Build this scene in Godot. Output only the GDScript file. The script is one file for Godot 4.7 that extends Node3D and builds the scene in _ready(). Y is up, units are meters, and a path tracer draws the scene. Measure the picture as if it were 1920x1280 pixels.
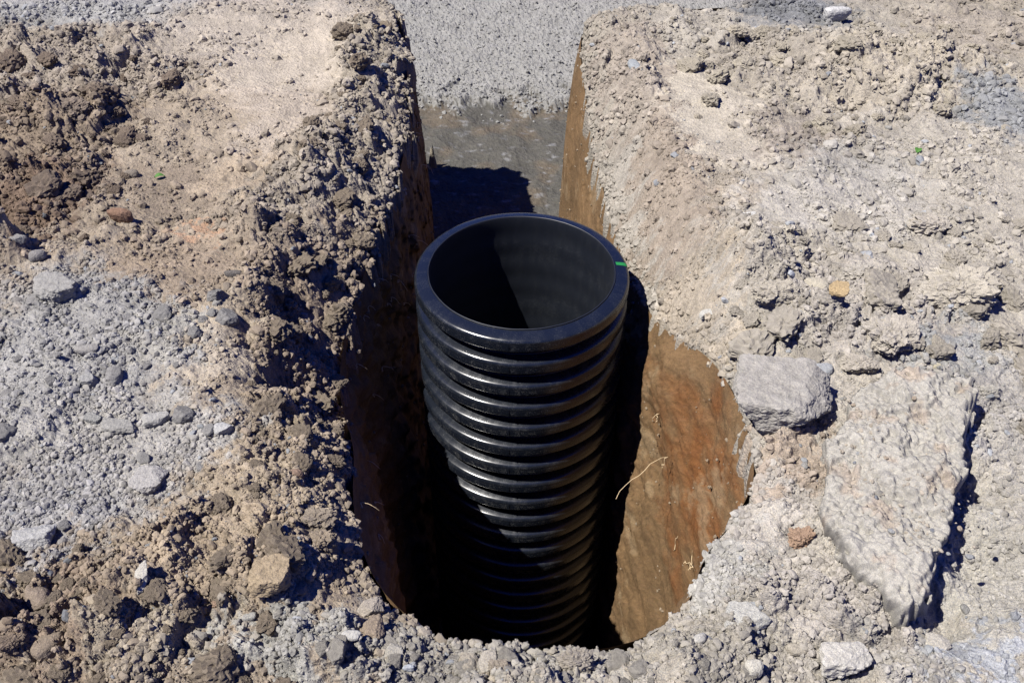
extends Node3D
# A corrugated drain pipe standing in a freshly dug trench between two banks of dry soil.
# Axes: x to the right, d = distance away from the viewer (world z = -d), y up, ground at y = 0.

const GX0 := -3.4
const GD0 := 0.4
const GC := 0.025
const NX := 272
const ND := 272

# trench outline seen from above: x, d, shoulder width, shoulder drop, raggedness
const OUTLINE := [
	[12.0, 14.0, 0.2, 0.05, 0.03], [1.05, 4.55, 0.12, 0.03, 0.03], [0.62, 4.5, 0.12, 0.03, 0.03], [0.33, 4.44, 0.12, 0.06, 0.02],
	[0.31, 4.25, 0.14, 0.14, 0.02], [0.34, 3.84, 0.20, 0.26, 0.03], [0.38, 3.3, 0.22, 0.34, 0.03], [0.43, 2.8, 0.20, 0.32, 0.02],
	[0.48, 2.5, 0.17, 0.25, 0.02], [0.53, 2.3, 0.13, 0.15, 0.02], [0.575, 2.14, 0.1, 0.07, 0.02], [0.612, 1.94, 0.06, 0.03, 0.02], [0.622, 1.67, 0.05, 0.03, 0.02],
	[0.55, 1.53, 0.05, 0.03, 0.02], [0.44, 1.40, 0.05, 0.03, 0.02], [0.40, 1.28, 0.05, 0.03, 0.02], [0.29, 1.19, 0.08, 0.04, 0.025],
	[0.1, 1.165, 0.12, 0.06, 0.03], [-0.1, 1.18, 0.12, 0.05, 0.03], [-0.22, 1.24, 0.1, 0.05, 0.03], [-0.33, 1.37, 0.12, 0.06, 0.03],
	[-0.405, 1.6, 0.2, 0.10, 0.04], [-0.44, 1.9, 0.28, 0.19, 0.04], [-0.51, 2.1, 0.32, 0.26, 0.04], [-0.55, 2.3, 0.32, 0.28, 0.05], [-0.54, 2.5, 0.30, 0.24, 0.05], [-0.48, 2.8, 0.28, 0.15, 0.05],
	[-0.43, 3.2, 0.28, 0.14, 0.05], [-0.42, 3.6, 0.26, 0.14, 0.05], [-0.46, 4.05, 0.2, 0.1, 0.05], [-0.50, 4.38, 0.16, 0.06, 0.06],
	[-0.58, 4.60, 0.12, 0.03, 0.07], [-0.95, 4.66, 0.12, 0.03, 0.08], [-1.6, 4.72, 0.12, 0.03, 0.06], [-12.0, 14.0, 0.2, 0.05, 0.03]]

# patches of soil: x, d, half width, half length, turn, base colour, coarseness, loose crumbs
const ZONES := [
	[-1.10, 2.22, 1.39, 2.18, 0, Vector3(0.276, 0.230, 0.181), 0.34, 0.60],
	[-1.25, 2.02, 0.38, 0.50, 0, Vector3(0.287, 0.279, 0.270), 0.34, 1.00],
	[-0.95, 1.70, 0.35, 0.22, -10, Vector3(0.324, 0.309, 0.290), 0.30, 1.00],
	[-1.12, 1.48, 0.20, 0.18, 0, Vector3(0.296, 0.287, 0.283), 0.30, 1.00],
	[-1.76, 3.12, 0.36, 0.75, 0, Vector3(0.213, 0.167, 0.132), 1.35, 1.00],
	[-1.65, 3.31, 0.28, 0.29, 10, Vector3(0.226, 0.181, 0.139), 1.35, 1.00],
	[-1.65, 2.78, 0.19, 0.29, 0, Vector3(0.171, 0.124, 0.093), 1.35, 1.00],
	[-1.80, 3.89, 0.58, 0.36, -8, Vector3(0.290, 0.251, 0.210), 0.94, 0.80],
	[-1.71, 4.44, 1.03, 0.24, 0, Vector3(0.299, 0.295, 0.290), 0.26, 0.80],
	[-1.08, 4.21, 0.56, 0.41, -5, Vector3(0.366, 0.323, 0.275), 0.19, 0.40],
	[-0.81, 3.99, 0.29, 0.65, -35, Vector3(0.423, 0.371, 0.309), 0.08, 0.15],
	[-0.97, 3.39, 0.28, 0.32, -35, Vector3(0.392, 0.337, 0.279), 0.09, 0.20],
	[-1.25, 3.31, 0.24, 0.33, -20, Vector3(0.299, 0.251, 0.198), 0.19, 0.40],
	[-1.21, 2.94, 0.20, 0.21, -15, Vector3(0.238, 0.195, 0.154), 0.08, 0.30],
	[-0.99, 3.01, 0.11, 0.18, 0, Vector3(0.347, 0.283, 0.216), 0.09, 0.20],
	[-1.03, 2.66, 0.07, 0.05, 0, Vector3(0.391, 0.251, 0.167), 0.11, 0.30],
	[-1.04, 2.48, 0.25, 0.17, -8, Vector3(0.276, 0.222, 0.171), 0.19, 0.50],
	[-0.88, 2.22, 0.11, 0.12, -20, Vector3(0.332, 0.279, 0.216), 0.09, 0.30],
	[-0.84, 2.08, 0.10, 0.13, 0, Vector3(0.358, 0.309, 0.251), 0.15, 0.40],
	[-1.00, 2.13, 0.11, 0.12, 0, Vector3(0.305, 0.292, 0.270), 0.26, 0.90],
	[-0.70, 2.71, 0.19, 0.37, 0, Vector3(0.234, 0.191, 0.151), 0.94, 1.00],
	[-0.57, 2.32, 0.21, 0.41, 0, Vector3(0.246, 0.198, 0.154), 1.08, 1.00],
	[-0.61, 3.12, 0.21, 0.52, -30, Vector3(0.281, 0.246, 0.206), 1.22, 1.00],
	[-0.58, 3.89, 0.16, 0.57, 0, Vector3(0.304, 0.268, 0.222), 1.22, 1.00],
	[-0.55, 1.79, 0.16, 0.31, 0, Vector3(0.276, 0.226, 0.174), 1.08, 1.00],
	[-0.61, 1.55, 0.22, 0.15, 0, Vector3(0.304, 0.251, 0.191), 0.74, 1.00],
	[-0.90, 1.23, 0.38, 0.18, 0, Vector3(0.259, 0.210, 0.160), 1.22, 1.00],
	[-1.01, 1.17, 0.16, 0.15, 0, Vector3(0.226, 0.177, 0.136), 1.49, 1.00],
	[-0.65, 1.36, 0.24, 0.12, -10, Vector3(0.299, 0.242, 0.181), 0.94, 1.00],
	[-0.69, 1.12, 0.19, 0.08, 0, Vector3(0.281, 0.242, 0.191), 1.08, 1.00],
	[-0.44, 1.13, 0.21, 0.09, 0, Vector3(0.305, 0.296, 0.275), 0.81, 1.00],
	[-0.07, 1.11, 0.36, 0.10, 0, Vector3(0.262, 0.246, 0.220), 1.01, 1.00],
	[0.21, 1.12, 0.17, 0.08, 0, Vector3(0.279, 0.266, 0.242), 0.94, 1.00],
	[1.14, 2.48, 1.26, 2.49, 0, Vector3(0.347, 0.319, 0.279), 0.30, 0.50],
	[0.68, 3.65, 0.28, 0.42, 35, Vector3(0.413, 0.371, 0.309), 0.06, 0.10],
	[0.83, 3.27, 0.28, 0.24, 25, Vector3(0.386, 0.347, 0.292), 0.11, 0.20],
	[0.66, 2.78, 0.19, 0.35, 0, Vector3(0.309, 0.270, 0.223), 0.22, 0.60],
	[0.54, 3.01, 0.11, 0.57, 0, Vector3(0.287, 0.242, 0.198), 0.26, 0.60],
	[0.49, 3.94, 0.16, 0.47, 0, Vector3(0.305, 0.266, 0.227), 0.81, 0.90],
	[1.27, 4.43, 0.27, 0.28, 0, Vector3(0.181, 0.184, 0.191), 0.26, 1.00],
	[1.49, 3.74, 0.56, 0.34, 5, Vector3(0.352, 0.314, 0.262), 1.22, 0.80],
	[1.02, 3.89, 0.24, 0.31, 0, Vector3(0.292, 0.262, 0.223), 0.81, 0.90],
	[2.07, 4.21, 0.35, 0.29, 0, Vector3(0.296, 0.262, 0.223), 0.30, 0.50],
	[1.06, 3.27, 0.18, 0.24, 0, Vector3(0.279, 0.246, 0.212), 0.22, 0.60],
	[1.89, 3.47, 0.18, 0.26, 0, Vector3(0.258, 0.262, 0.266), 0.22, 0.90],
	[1.19, 3.01, 0.24, 0.21, 0, Vector3(0.323, 0.305, 0.279), 0.30, 0.70],
	[1.06, 2.78, 0.35, 0.19, 0, Vector3(0.366, 0.342, 0.309), 0.19, 0.50],
	[0.80, 2.43, 0.24, 0.30, 0, Vector3(0.337, 0.309, 0.270), 1.15, 0.70],
	[1.02, 2.22, 0.26, 0.27, 0, Vector3(0.337, 0.309, 0.279), 1.15, 0.80],
	[0.54, 2.43, 0.10, 0.19, 0, Vector3(0.342, 0.296, 0.238), 0.22, 0.50],
	[0.57, 2.13, 0.11, 0.14, 0, Vector3(0.366, 0.319, 0.258), 0.26, 0.50],
	[1.20, 2.02, 0.18, 0.13, 0, Vector3(0.270, 0.270, 0.266), 0.22, 1.00],
	[1.24, 1.79, 0.16, 0.23, 0, Vector3(0.328, 0.309, 0.287), 0.68, 0.70],
	[0.58, 1.53, 0.14, 0.21, 0, Vector3(0.366, 0.337, 0.301), 0.34, 0.70],
	[0.69, 1.68, 0.11, 0.14, 0, Vector3(0.337, 0.279, 0.227), 0.68, 0.70],
	[0.46, 1.36, 0.10, 0.13, 0, Vector3(0.361, 0.347, 0.319), 0.26, 0.90],
	[0.69, 1.23, 0.20, 0.11, 0, Vector3(0.332, 0.305, 0.275), 1.08, 0.80],
	[1.07, 1.37, 0.20, 0.26, 0, Vector3(0.347, 0.328, 0.296), 0.34, 0.40],
	[0.97, 1.12, 0.17, 0.08, 0, Vector3(0.323, 0.332, 0.352), 0.26, 0.50],
	[0.43, 1.12, 0.15, 0.08, 0, Vector3(0.292, 0.270, 0.235), 0.94, 1.00],
	[0.76, 1.10, 0.13, 0.05, 0, Vector3(0.314, 0.296, 0.270), 0.68, 0.80],
]

# hollows and mounds: x, d, radius, height
const MOUNDS := [[-0.56, 2.12, 0.14, -0.10], [-0.56, 2.36, 0.14, -0.08], [-0.5, 1.95, 0.08, -0.04], [-1.78, 2.75, 0.16, -0.14], [-1.66, 3.35, 0.22, 0.07], [-1.55, 3.75, 0.10, -0.07], [-1.75, 3.95, 0.16, -0.06], [-1.35, 3.9, 0.12, 0.03],
	[-0.93, 2.35, 0.3, 0.02], [-0.68, 2.42, 0.09, -0.07], [-0.70, 2.18, 0.10, -0.08], [-0.66, 2.02, 0.07, -0.06], [-0.85, 1.25, 0.16, 0.05], [-0.5, 1.30, 0.14, 0.04],
	[-0.98, 1.25, 0.07, -0.05], [-1.25, 1.2, 0.16, 0.05], [0.1, 1.06, 0.14, 0.04], [0.35, 1.05, 0.12, 0.03], [0.98, 2.2, 0.35, 0.05], [0.75, 2.35, 0.14, 0.04],
	[1.5, 3.9, 0.4, 0.06], [1.35, 3.55, 0.12, -0.04], [1.85, 3.75, 0.2, 0.05], [0.82, 1.55, 0.2, 0.03], [1.06, 1.42, 0.12, -0.08], [1.15, 1.62, 0.10, -0.08], [0.95, 1.24, 0.08, -0.06], [-0.62, 3.2, 0.15, 0.03], [-0.62, 2.75, 0.12, 0.03]]

# stones that can be told apart: form, x, d, width, height, length, colour, label
const STONES := [
	["b", 0.695, 1.830, 0.243, 0.112, 0.207, Vector3(0.328, 0.309, 0.283), "large pale grey block of hardened soil perched above the orange wall"],
	["c", 1.295, 2.273, 0.220, 0.110, 0.128, Vector3(0.407, 0.371, 0.314), "wide tan lump of caked soil with a ragged dark side"],
	["c", 1.039, 2.065, 0.156, 0.078, 0.120, Vector3(0.386, 0.352, 0.305), "crumbly beige lump with an overhanging rim beside bluish gravel"],
	["r", 1.432, 4.277, 0.138, 0.083, 0.069, Vector3(0.479, 0.474, 0.468), "smooth round white stone half buried beside blue-grey gravel"],
	["r", 0.688, 2.094, 0.069, 0.034, 0.046, Vector3(0.220, 0.258, 0.283), "smooth blue-grey pebble above the large pale block"],
	["r", 0.888, 2.301, 0.098, 0.049, 0.057, Vector3(0.413, 0.376, 0.309), "pale tan oval stone among beige lumps"],
	["a", 0.906, 2.176, 0.058, 0.029, 0.058, Vector3(0.407, 0.305, 0.178), "yellow-ochre broken stone, the larger of two pieces touching"],
	["a", 0.958, 2.177, 0.049, 0.024, 0.057, Vector3(0.423, 0.332, 0.209), "yellow-ochre broken stone, the smaller of two pieces touching"],
	["c", 0.744, 2.227, 0.124, 0.062, 0.074, Vector3(0.366, 0.332, 0.279), "rounded beige soil lump with a deep crack on one side"],
	["c", 0.794, 2.570, 0.118, 0.059, 0.093, Vector3(0.361, 0.332, 0.296), "grey-beige caked lump with a straight shadowed edge"],
	["c", 1.366, 2.696, 0.125, 0.063, 0.087, Vector3(0.392, 0.356, 0.309), "isolated pale lump of soil with a dark hollow beside it"],
	["c", 0.663, 1.428, 0.059, 0.041, 0.037, Vector3(0.305, 0.212, 0.153), "round orange-brown soil ball beside the big slab"],
	["a", 0.684, 1.120, 0.110, 0.055, 0.074, Vector3(0.456, 0.434, 0.397), "angular whitish rock below the big slab"],
	["b", 0.493, 1.193, 0.104, 0.052, 0.062, Vector3(0.407, 0.397, 0.366), "flat-topped whitish block near the pit's rounded end"],
	["r", 0.386, 1.138, 0.040, 0.032, 0.029, Vector3(0.402, 0.386, 0.356), "round light grey pebble near the pit's rounded end"],
	["r", 0.484, 1.076, 0.041, 0.033, 0.035, Vector3(0.451, 0.429, 0.376), "round cream cobble beyond the whitish block"],
	["r", 0.598, 1.145, 0.062, 0.031, 0.032, Vector3(0.342, 0.309, 0.258), "smooth beige oval cobble beside the angular whitish rock"],
	["r", 1.150, 1.984, 0.029, 0.017, 0.015, Vector3(0.440, 0.402, 0.305), "small cream pebble on top edge of the big slab"],
	["a", 0.586, 2.308, 0.047, 0.024, 0.032, Vector3(0.468, 0.456, 0.423), "small white angular stone near the orange wall's top"],
	["a", 0.764, 2.685, 0.045, 0.016, 0.023, Vector3(0.578, 0.565, 0.527), "thin white stone chip on the beige bank"],
	["a", -1.346, 2.317, 0.121, 0.060, 0.107, Vector3(0.292, 0.283, 0.270), "heart-shaped grey rock lying in grey gravel"],
	["c", -1.612, 3.314, 0.171, 0.082, 0.086, Vector3(0.202, 0.165, 0.136), "long brown soil lump lying across the loose brown clods"],
	["c", -1.592, 3.507, 0.145, 0.087, 0.090, Vector3(0.181, 0.147, 0.117), "dark brown lump leaning on another at the loose clods"],
	["r", -1.278, 2.723, 0.098, 0.059, 0.049, Vector3(0.231, 0.147, 0.105), "orange-brown oval stone on smooth brown soil"],
	["r", -1.463, 2.480, 0.063, 0.044, 0.031, Vector3(0.223, 0.212, 0.209), "round grey stone at the border of brown clods and gravel"],
	["a", -1.515, 2.510, 0.053, 0.027, 0.027, Vector3(0.258, 0.250, 0.242), "flat grey stone touching a round grey one"],
	["a", -1.099, 1.433, 0.091, 0.055, 0.063, Vector3(0.356, 0.352, 0.347), "long grey rock with a long dark shadow on gravel"],
	["a", -0.888, 1.607, 0.078, 0.039, 0.087, Vector3(0.347, 0.332, 0.319), "pale grey broken rock cracked in two"],
	["a", -0.926, 1.810, 0.077, 0.027, 0.039, Vector3(0.337, 0.328, 0.314), "thin flat pale stone with an undercut edge"],
	["a", -1.012, 1.784, 0.090, 0.027, 0.045, Vector3(0.292, 0.283, 0.266), "broad flat grey stone sunk in gravel"],
	["a", -0.738, 1.775, 0.045, 0.027, 0.036, Vector3(0.402, 0.397, 0.392), "small whitish broken stone alone on brown soil"],
	["r", -0.798, 1.783, 0.022, 0.018, 0.015, Vector3(0.275, 0.283, 0.287), "tiny round bluish pebble beside a whitish stone"],
	["r", -1.179, 2.060, 0.074, 0.030, 0.037, Vector3(0.279, 0.266, 0.254), "flat oval grey stone with brown dust"],
	["a", -1.144, 1.953, 0.055, 0.033, 0.039, Vector3(0.292, 0.287, 0.279), "blocky grey stone with a shadow beside it"],
	["a", -1.083, 1.817, 0.047, 0.028, 0.036, Vector3(0.258, 0.254, 0.242), "grey stone with a rough brown top"],
	["r", -1.340, 3.028, 0.075, 0.034, 0.037, Vector3(0.209, 0.181, 0.153), "low brown stone near the green leaf scrap"],
	["r", -1.031, 1.265, 0.058, 0.041, 0.071, Vector3(0.227, 0.184, 0.150), "upright brown oval clod among loose clods"],
	["r", -0.953, 1.125, 0.057, 0.040, 0.074, Vector3(0.223, 0.181, 0.141), "largest brown oval clod at the foot of the clods"],
	["c", -1.010, 1.122, 0.051, 0.036, 0.034, Vector3(0.178, 0.141, 0.112), "dark brown clod beside the largest oval clod"],
	["c", -1.025, 1.208, 0.068, 0.035, 0.034, Vector3(0.195, 0.156, 0.125), "brown clod under the upright oval clod"],
	["a", -0.515, 1.268, 0.098, 0.068, 0.081, Vector3(0.309, 0.246, 0.171), "yellowish-brown rock standing at the pit edge"],
	["a", -0.783, 1.260, 0.030, 0.027, 0.072, Vector3(0.407, 0.386, 0.347), "narrow whitish stone standing on edge in brown soil"],
	["c", -0.627, 1.252, 0.046, 0.032, 0.030, Vector3(0.262, 0.188, 0.141), "reddish-brown clod on brown crumbs"],
	["r", -0.558, 1.211, 0.032, 0.019, 0.020, Vector3(0.314, 0.305, 0.283), "small smooth grey pebble under the yellowish rock"],
	["a", -0.292, 1.171, 0.049, 0.044, 0.060, Vector3(0.242, 0.195, 0.153), "upright brown block on the pit's grey rim"],
	["a", -0.310, 1.250, 0.062, 0.031, 0.033, Vector3(0.319, 0.283, 0.246), "pale flat stone lying on the pit's rim"],
	["r", -0.328, 1.140, 0.051, 0.020, 0.026, Vector3(0.392, 0.381, 0.361), "smooth white oval stone on grey rim crumbs"],
	["a", -0.244, 1.131, 0.038, 0.026, 0.039, Vector3(0.319, 0.301, 0.270), "grey angular stone on the pit's grey rim"],
	["a", -0.088, 1.110, 0.053, 0.042, 0.046, Vector3(0.287, 0.258, 0.216), "brown-grey pointed block beside a paired block"],
	["a", -0.050, 1.114, 0.037, 0.030, 0.045, Vector3(0.323, 0.296, 0.258), "grey pointed block beside a brown-grey one"],
	["c", -0.027, 1.086, 0.044, 0.030, 0.031, Vector3(0.250, 0.216, 0.178), "brown clod in front of pointed blocks"],
	["r", -0.212, 1.097, 0.031, 0.021, 0.015, Vector3(0.366, 0.386, 0.418), "small bluish-white pebble on grey rim crumbs"],
	["c", 0.126, 1.099, 0.077, 0.046, 0.038, Vector3(0.266, 0.238, 0.205), "wide crumbly grey-brown clod on the pit's rim"],
	["r", 0.507, 3.847, 0.053, 0.037, 0.162, Vector3(0.301, 0.319, 0.332), "bluish stone stuck in the bank's brow by the gravel"],
	["r", -0.528, 1.618, 0.044, 0.031, 0.022, Vector3(0.235, 0.168, 0.130), "reddish pebble on the crumbling bank"],
	["c", -0.455, 1.476, 0.082, 0.058, 0.049, Vector3(0.235, 0.198, 0.159), "large crumbly lump at the crumbling bank's brow"],
	["c", -0.433, 1.409, 0.066, 0.046, 0.039, Vector3(0.254, 0.209, 0.162), "yellow-brown lump under a larger one at the brow"],
	["r", -0.844, 2.407, 0.055, 0.023, 0.028, Vector3(0.133, 0.122, 0.114), "dark grey worn stone at the crack's edge"],
	["c", 1.260, 1.893, 0.051, 0.031, 0.028, Vector3(0.347, 0.328, 0.292), "small grey lump in the blue-grey gravel by the slab"],
	["a", 0.906, 1.175, 0.052, 0.021, 0.043, Vector3(0.397, 0.371, 0.332), "flat cream stone among cracked soil plates"],
	["c", 1.026, 2.358, 0.083, 0.042, 0.061, Vector3(0.376, 0.347, 0.305), "small beige lump touching the pale tan oval stone"],
	["c", 0.943, 1.982, 0.087, 0.044, 0.048, Vector3(0.366, 0.332, 0.287), "beige lump between the ochre stones and the big slab"],
	["c", 0.939, 1.710, 0.067, 0.027, 0.035, Vector3(0.413, 0.386, 0.342), "flat beige flake resting against the slab"],
	["r", 0.842, 1.984, 0.073, 0.029, 0.047, Vector3(0.314, 0.323, 0.337), "oval grey stone beside the ochre stones"],
]

var zr := PackedFloat32Array()
var zg := PackedFloat32Array()
var zb := PackedFloat32Array()
var zrough := PackedFloat32Array()
var zcrumb := PackedFloat32Array()
var zlift := PackedFloat32Array()
var zsd := PackedFloat32Array()
var zrag := PackedFloat32Array()
var n_low := FastNoiseLite.new()
var n_mid := FastNoiseLite.new()
var n_fine := FastNoiseLite.new()
var n_warp := FastNoiseLite.new()
var n_step := FastNoiseLite.new()
var cells := []
var cell_values := []
var rng := RandomNumberGenerator.new()
var s_col := Vector3.ZERO
var s_crumb := 0.0
var s_sd := 0.0
var used := {}
var ground_v := PackedVector3Array()
var ground_c := PackedColorArray()
var crumb_share := PackedFloat32Array()
var slab_xf := Transform3D()
var ico_cache := {}
var speckle: Texture2D
var relief: Texture2D

func noise(kind: int, freq: float, octaves: int, sd: int) -> FastNoiseLite:
	var n := FastNoiseLite.new()
	n.noise_type = kind as FastNoiseLite.NoiseType
	n.frequency = freq
	n.seed = sd
	n.fractal_type = FastNoiseLite.FRACTAL_FBM if octaves > 1 else FastNoiseLite.FRACTAL_NONE
	n.fractal_octaves = octaves
	return n

func numbered(called: String) -> String:
	used[called] = used.get(called, -1) + 1
	return called if used[called] == 0 else "%s_%03d" % [called, used[called]]

func tag(o: Node3D, label: String, category: String, group := "") -> void:
	o.set_meta("label", label)
	o.set_meta("category", category)
	if group != "":
		o.set_meta("group", group)

func put_mesh(called: String, mesh: Mesh, m: Material, parent: Node3D = self) -> MeshInstance3D:
	var o := MeshInstance3D.new()
	o.name = numbered(called) if parent == self else called
	o.mesh = mesh
	o.material_override = m
	parent.add_child(o, true)
	return o

func struct(called: String, mesh: Mesh, m: Material) -> MeshInstance3D:
	var o := put_mesh(called, mesh, m)
	o.set_meta("kind", "structure")
	return o

func array_mesh(v: PackedVector3Array, idx: PackedInt32Array, c := PackedColorArray(), nrm := PackedVector3Array(), uv := PackedVector2Array()) -> ArrayMesh:
	var a := []
	a.resize(Mesh.ARRAY_MAX)
	a[Mesh.ARRAY_VERTEX] = v
	a[Mesh.ARRAY_INDEX] = idx
	if c.size(): a[Mesh.ARRAY_COLOR] = c
	if nrm.size(): a[Mesh.ARRAY_NORMAL] = nrm
	if uv.size(): a[Mesh.ARRAY_TEX_UV] = uv
	var m := ArrayMesh.new()
	m.add_surface_from_arrays(Mesh.PRIMITIVE_TRIANGLES, a)
	return m

func soil_material(scale: float, relief_cm: float) -> StandardMaterial3D:
	var m := StandardMaterial3D.new()
	m.vertex_color_use_as_albedo = true
	m.albedo_texture = speckle
	m.roughness = 1.0
	m.metallic_specular = 0.2
	m.uv1_triplanar = true
	m.uv1_world_triplanar = true
	m.uv1_scale = Vector3.ONE * scale
	m.heightmap_enabled = relief_cm > 0.0
	if relief_cm > 0.0:
		m.heightmap_texture = relief
		m.heightmap_scale = relief_cm
	return m

# ---------- soil maps ----------
func outline_point(k: int) -> Vector2:
	return Vector2(OUTLINE[k][0], OUTLINE[k][1])

func exact_sd(p: Vector2) -> Array:
	var best := 1e9
	var at := 0
	var part := 0.0
	var inside := false
	var n := OUTLINE.size()
	for k in n:
		var a: Vector2 = outline_point(k)
		var b := outline_point((k + 1) % n)
		if (a.y > p.y) != (b.y > p.y) and p.x < (b.x - a.x) * (p.y - a.y) / (b.y - a.y) + a.x:
			inside = not inside
		if k == n - 1:
			continue
		var ab := b - a
		var t := clampf((p - a).dot(ab) / ab.length_squared(), 0.0, 1.0)
		var q: float = (a + ab * t - p).length_squared()
		if q < best:
			best = q
			at = k
			part = t
	var s := sqrt(best)
	return [-s if inside else s, at, part]

func make_maps() -> void:
	var n := NX * ND
	for arr in [zr, zg, zb, zrough, zcrumb, zlift, zsd, zrag]:
		arr.resize(n)
	var base := Vector3(0.275, 0.246, 0.202)
	for i in n:
		zr[i] = base.x; zg[i] = base.y; zb[i] = base.z
		zrough[i] = 0.4; zcrumb[i] = 0.5; zlift[i] = 0.0; zrag[i] = 0.02
	for z in ZONES:
		var col: Vector3 = z[5]
		var reach: float = maxf(z[2], z[3]) * 1.25
		var ca := cos(deg_to_rad(float(z[4])))
		var sa := sin(deg_to_rad(float(z[4])))
		var i0 := maxi(0, int((z[0] - reach - GX0) / GC))
		var i1 := mini(NX - 1, int((z[0] + reach - GX0) / GC))
		var j0 := maxi(0, int((z[1] - reach - GD0) / GC))
		var j1 := mini(ND - 1, int((z[1] + reach - GD0) / GC))
		for j in range(j0, j1 + 1):
			for i in range(i0, i1 + 1):
				var dx: float = GX0 + i * GC - z[0]
				var dd: float = GD0 + j * GC - z[1]
				var e := Vector2((dx * ca + dd * sa) / z[2], (-dx * sa + dd * ca) / z[3]).length()
				if e > 1.25:
					continue
				var w := 1.0 - smoothstep(0.6, 1.25, e)
				var at := j * NX + i
				zr[at] = lerpf(zr[at], col.x, w); zg[at] = lerpf(zg[at], col.y, w); zb[at] = lerpf(zb[at], col.z, w)
				zrough[at] = lerpf(zrough[at], z[6], w); zcrumb[at] = lerpf(zcrumb[at], z[7], w)
	for j in ND:
		for i in NX:
			var at := j * NX + i
			var p := Vector2(GX0 + i * GC, GD0 + j * GC)
			if p.x < -1.7 - maxf(0.0, p.y - 4.5) * 1.3 or p.x > 1.8 + maxf(0.0, p.y - 4.5) * 1.3:
				zsd[at] = 1.0
				continue
			var r := exact_sd(p)
			zsd[at] = r[0]
			var a: Array = OUTLINE[r[1]]
			var b: Array = OUTLINE[r[1] + 1]
			var w := lerpf(a[2], b[2], r[2])
			var drop := lerpf(a[3], b[3], r[2])
			zrag[at] = lerpf(a[4], b[4], r[2])
			zlift[at] -= drop * pow(clampf(1.0 - r[0] / w, 0.0, 1.0), 1.5)
	for m in MOUNDS:
		var reach: float = m[2] * 2.0
		for j in range(maxi(0, int((m[1] - reach - GD0) / GC)), mini(ND - 1, int((m[1] + reach - GD0) / GC)) + 1):
			for i in range(maxi(0, int((m[0] - reach - GX0) / GC)), mini(NX - 1, int((m[0] + reach - GX0) / GC)) + 1):
				var q: float = Vector2(GX0 + i * GC - m[0], GD0 + j * GC - m[1]).length_squared() / (m[2] * m[2])
				zlift[j * NX + i] += m[3] * exp(-q * 1.6)

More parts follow.
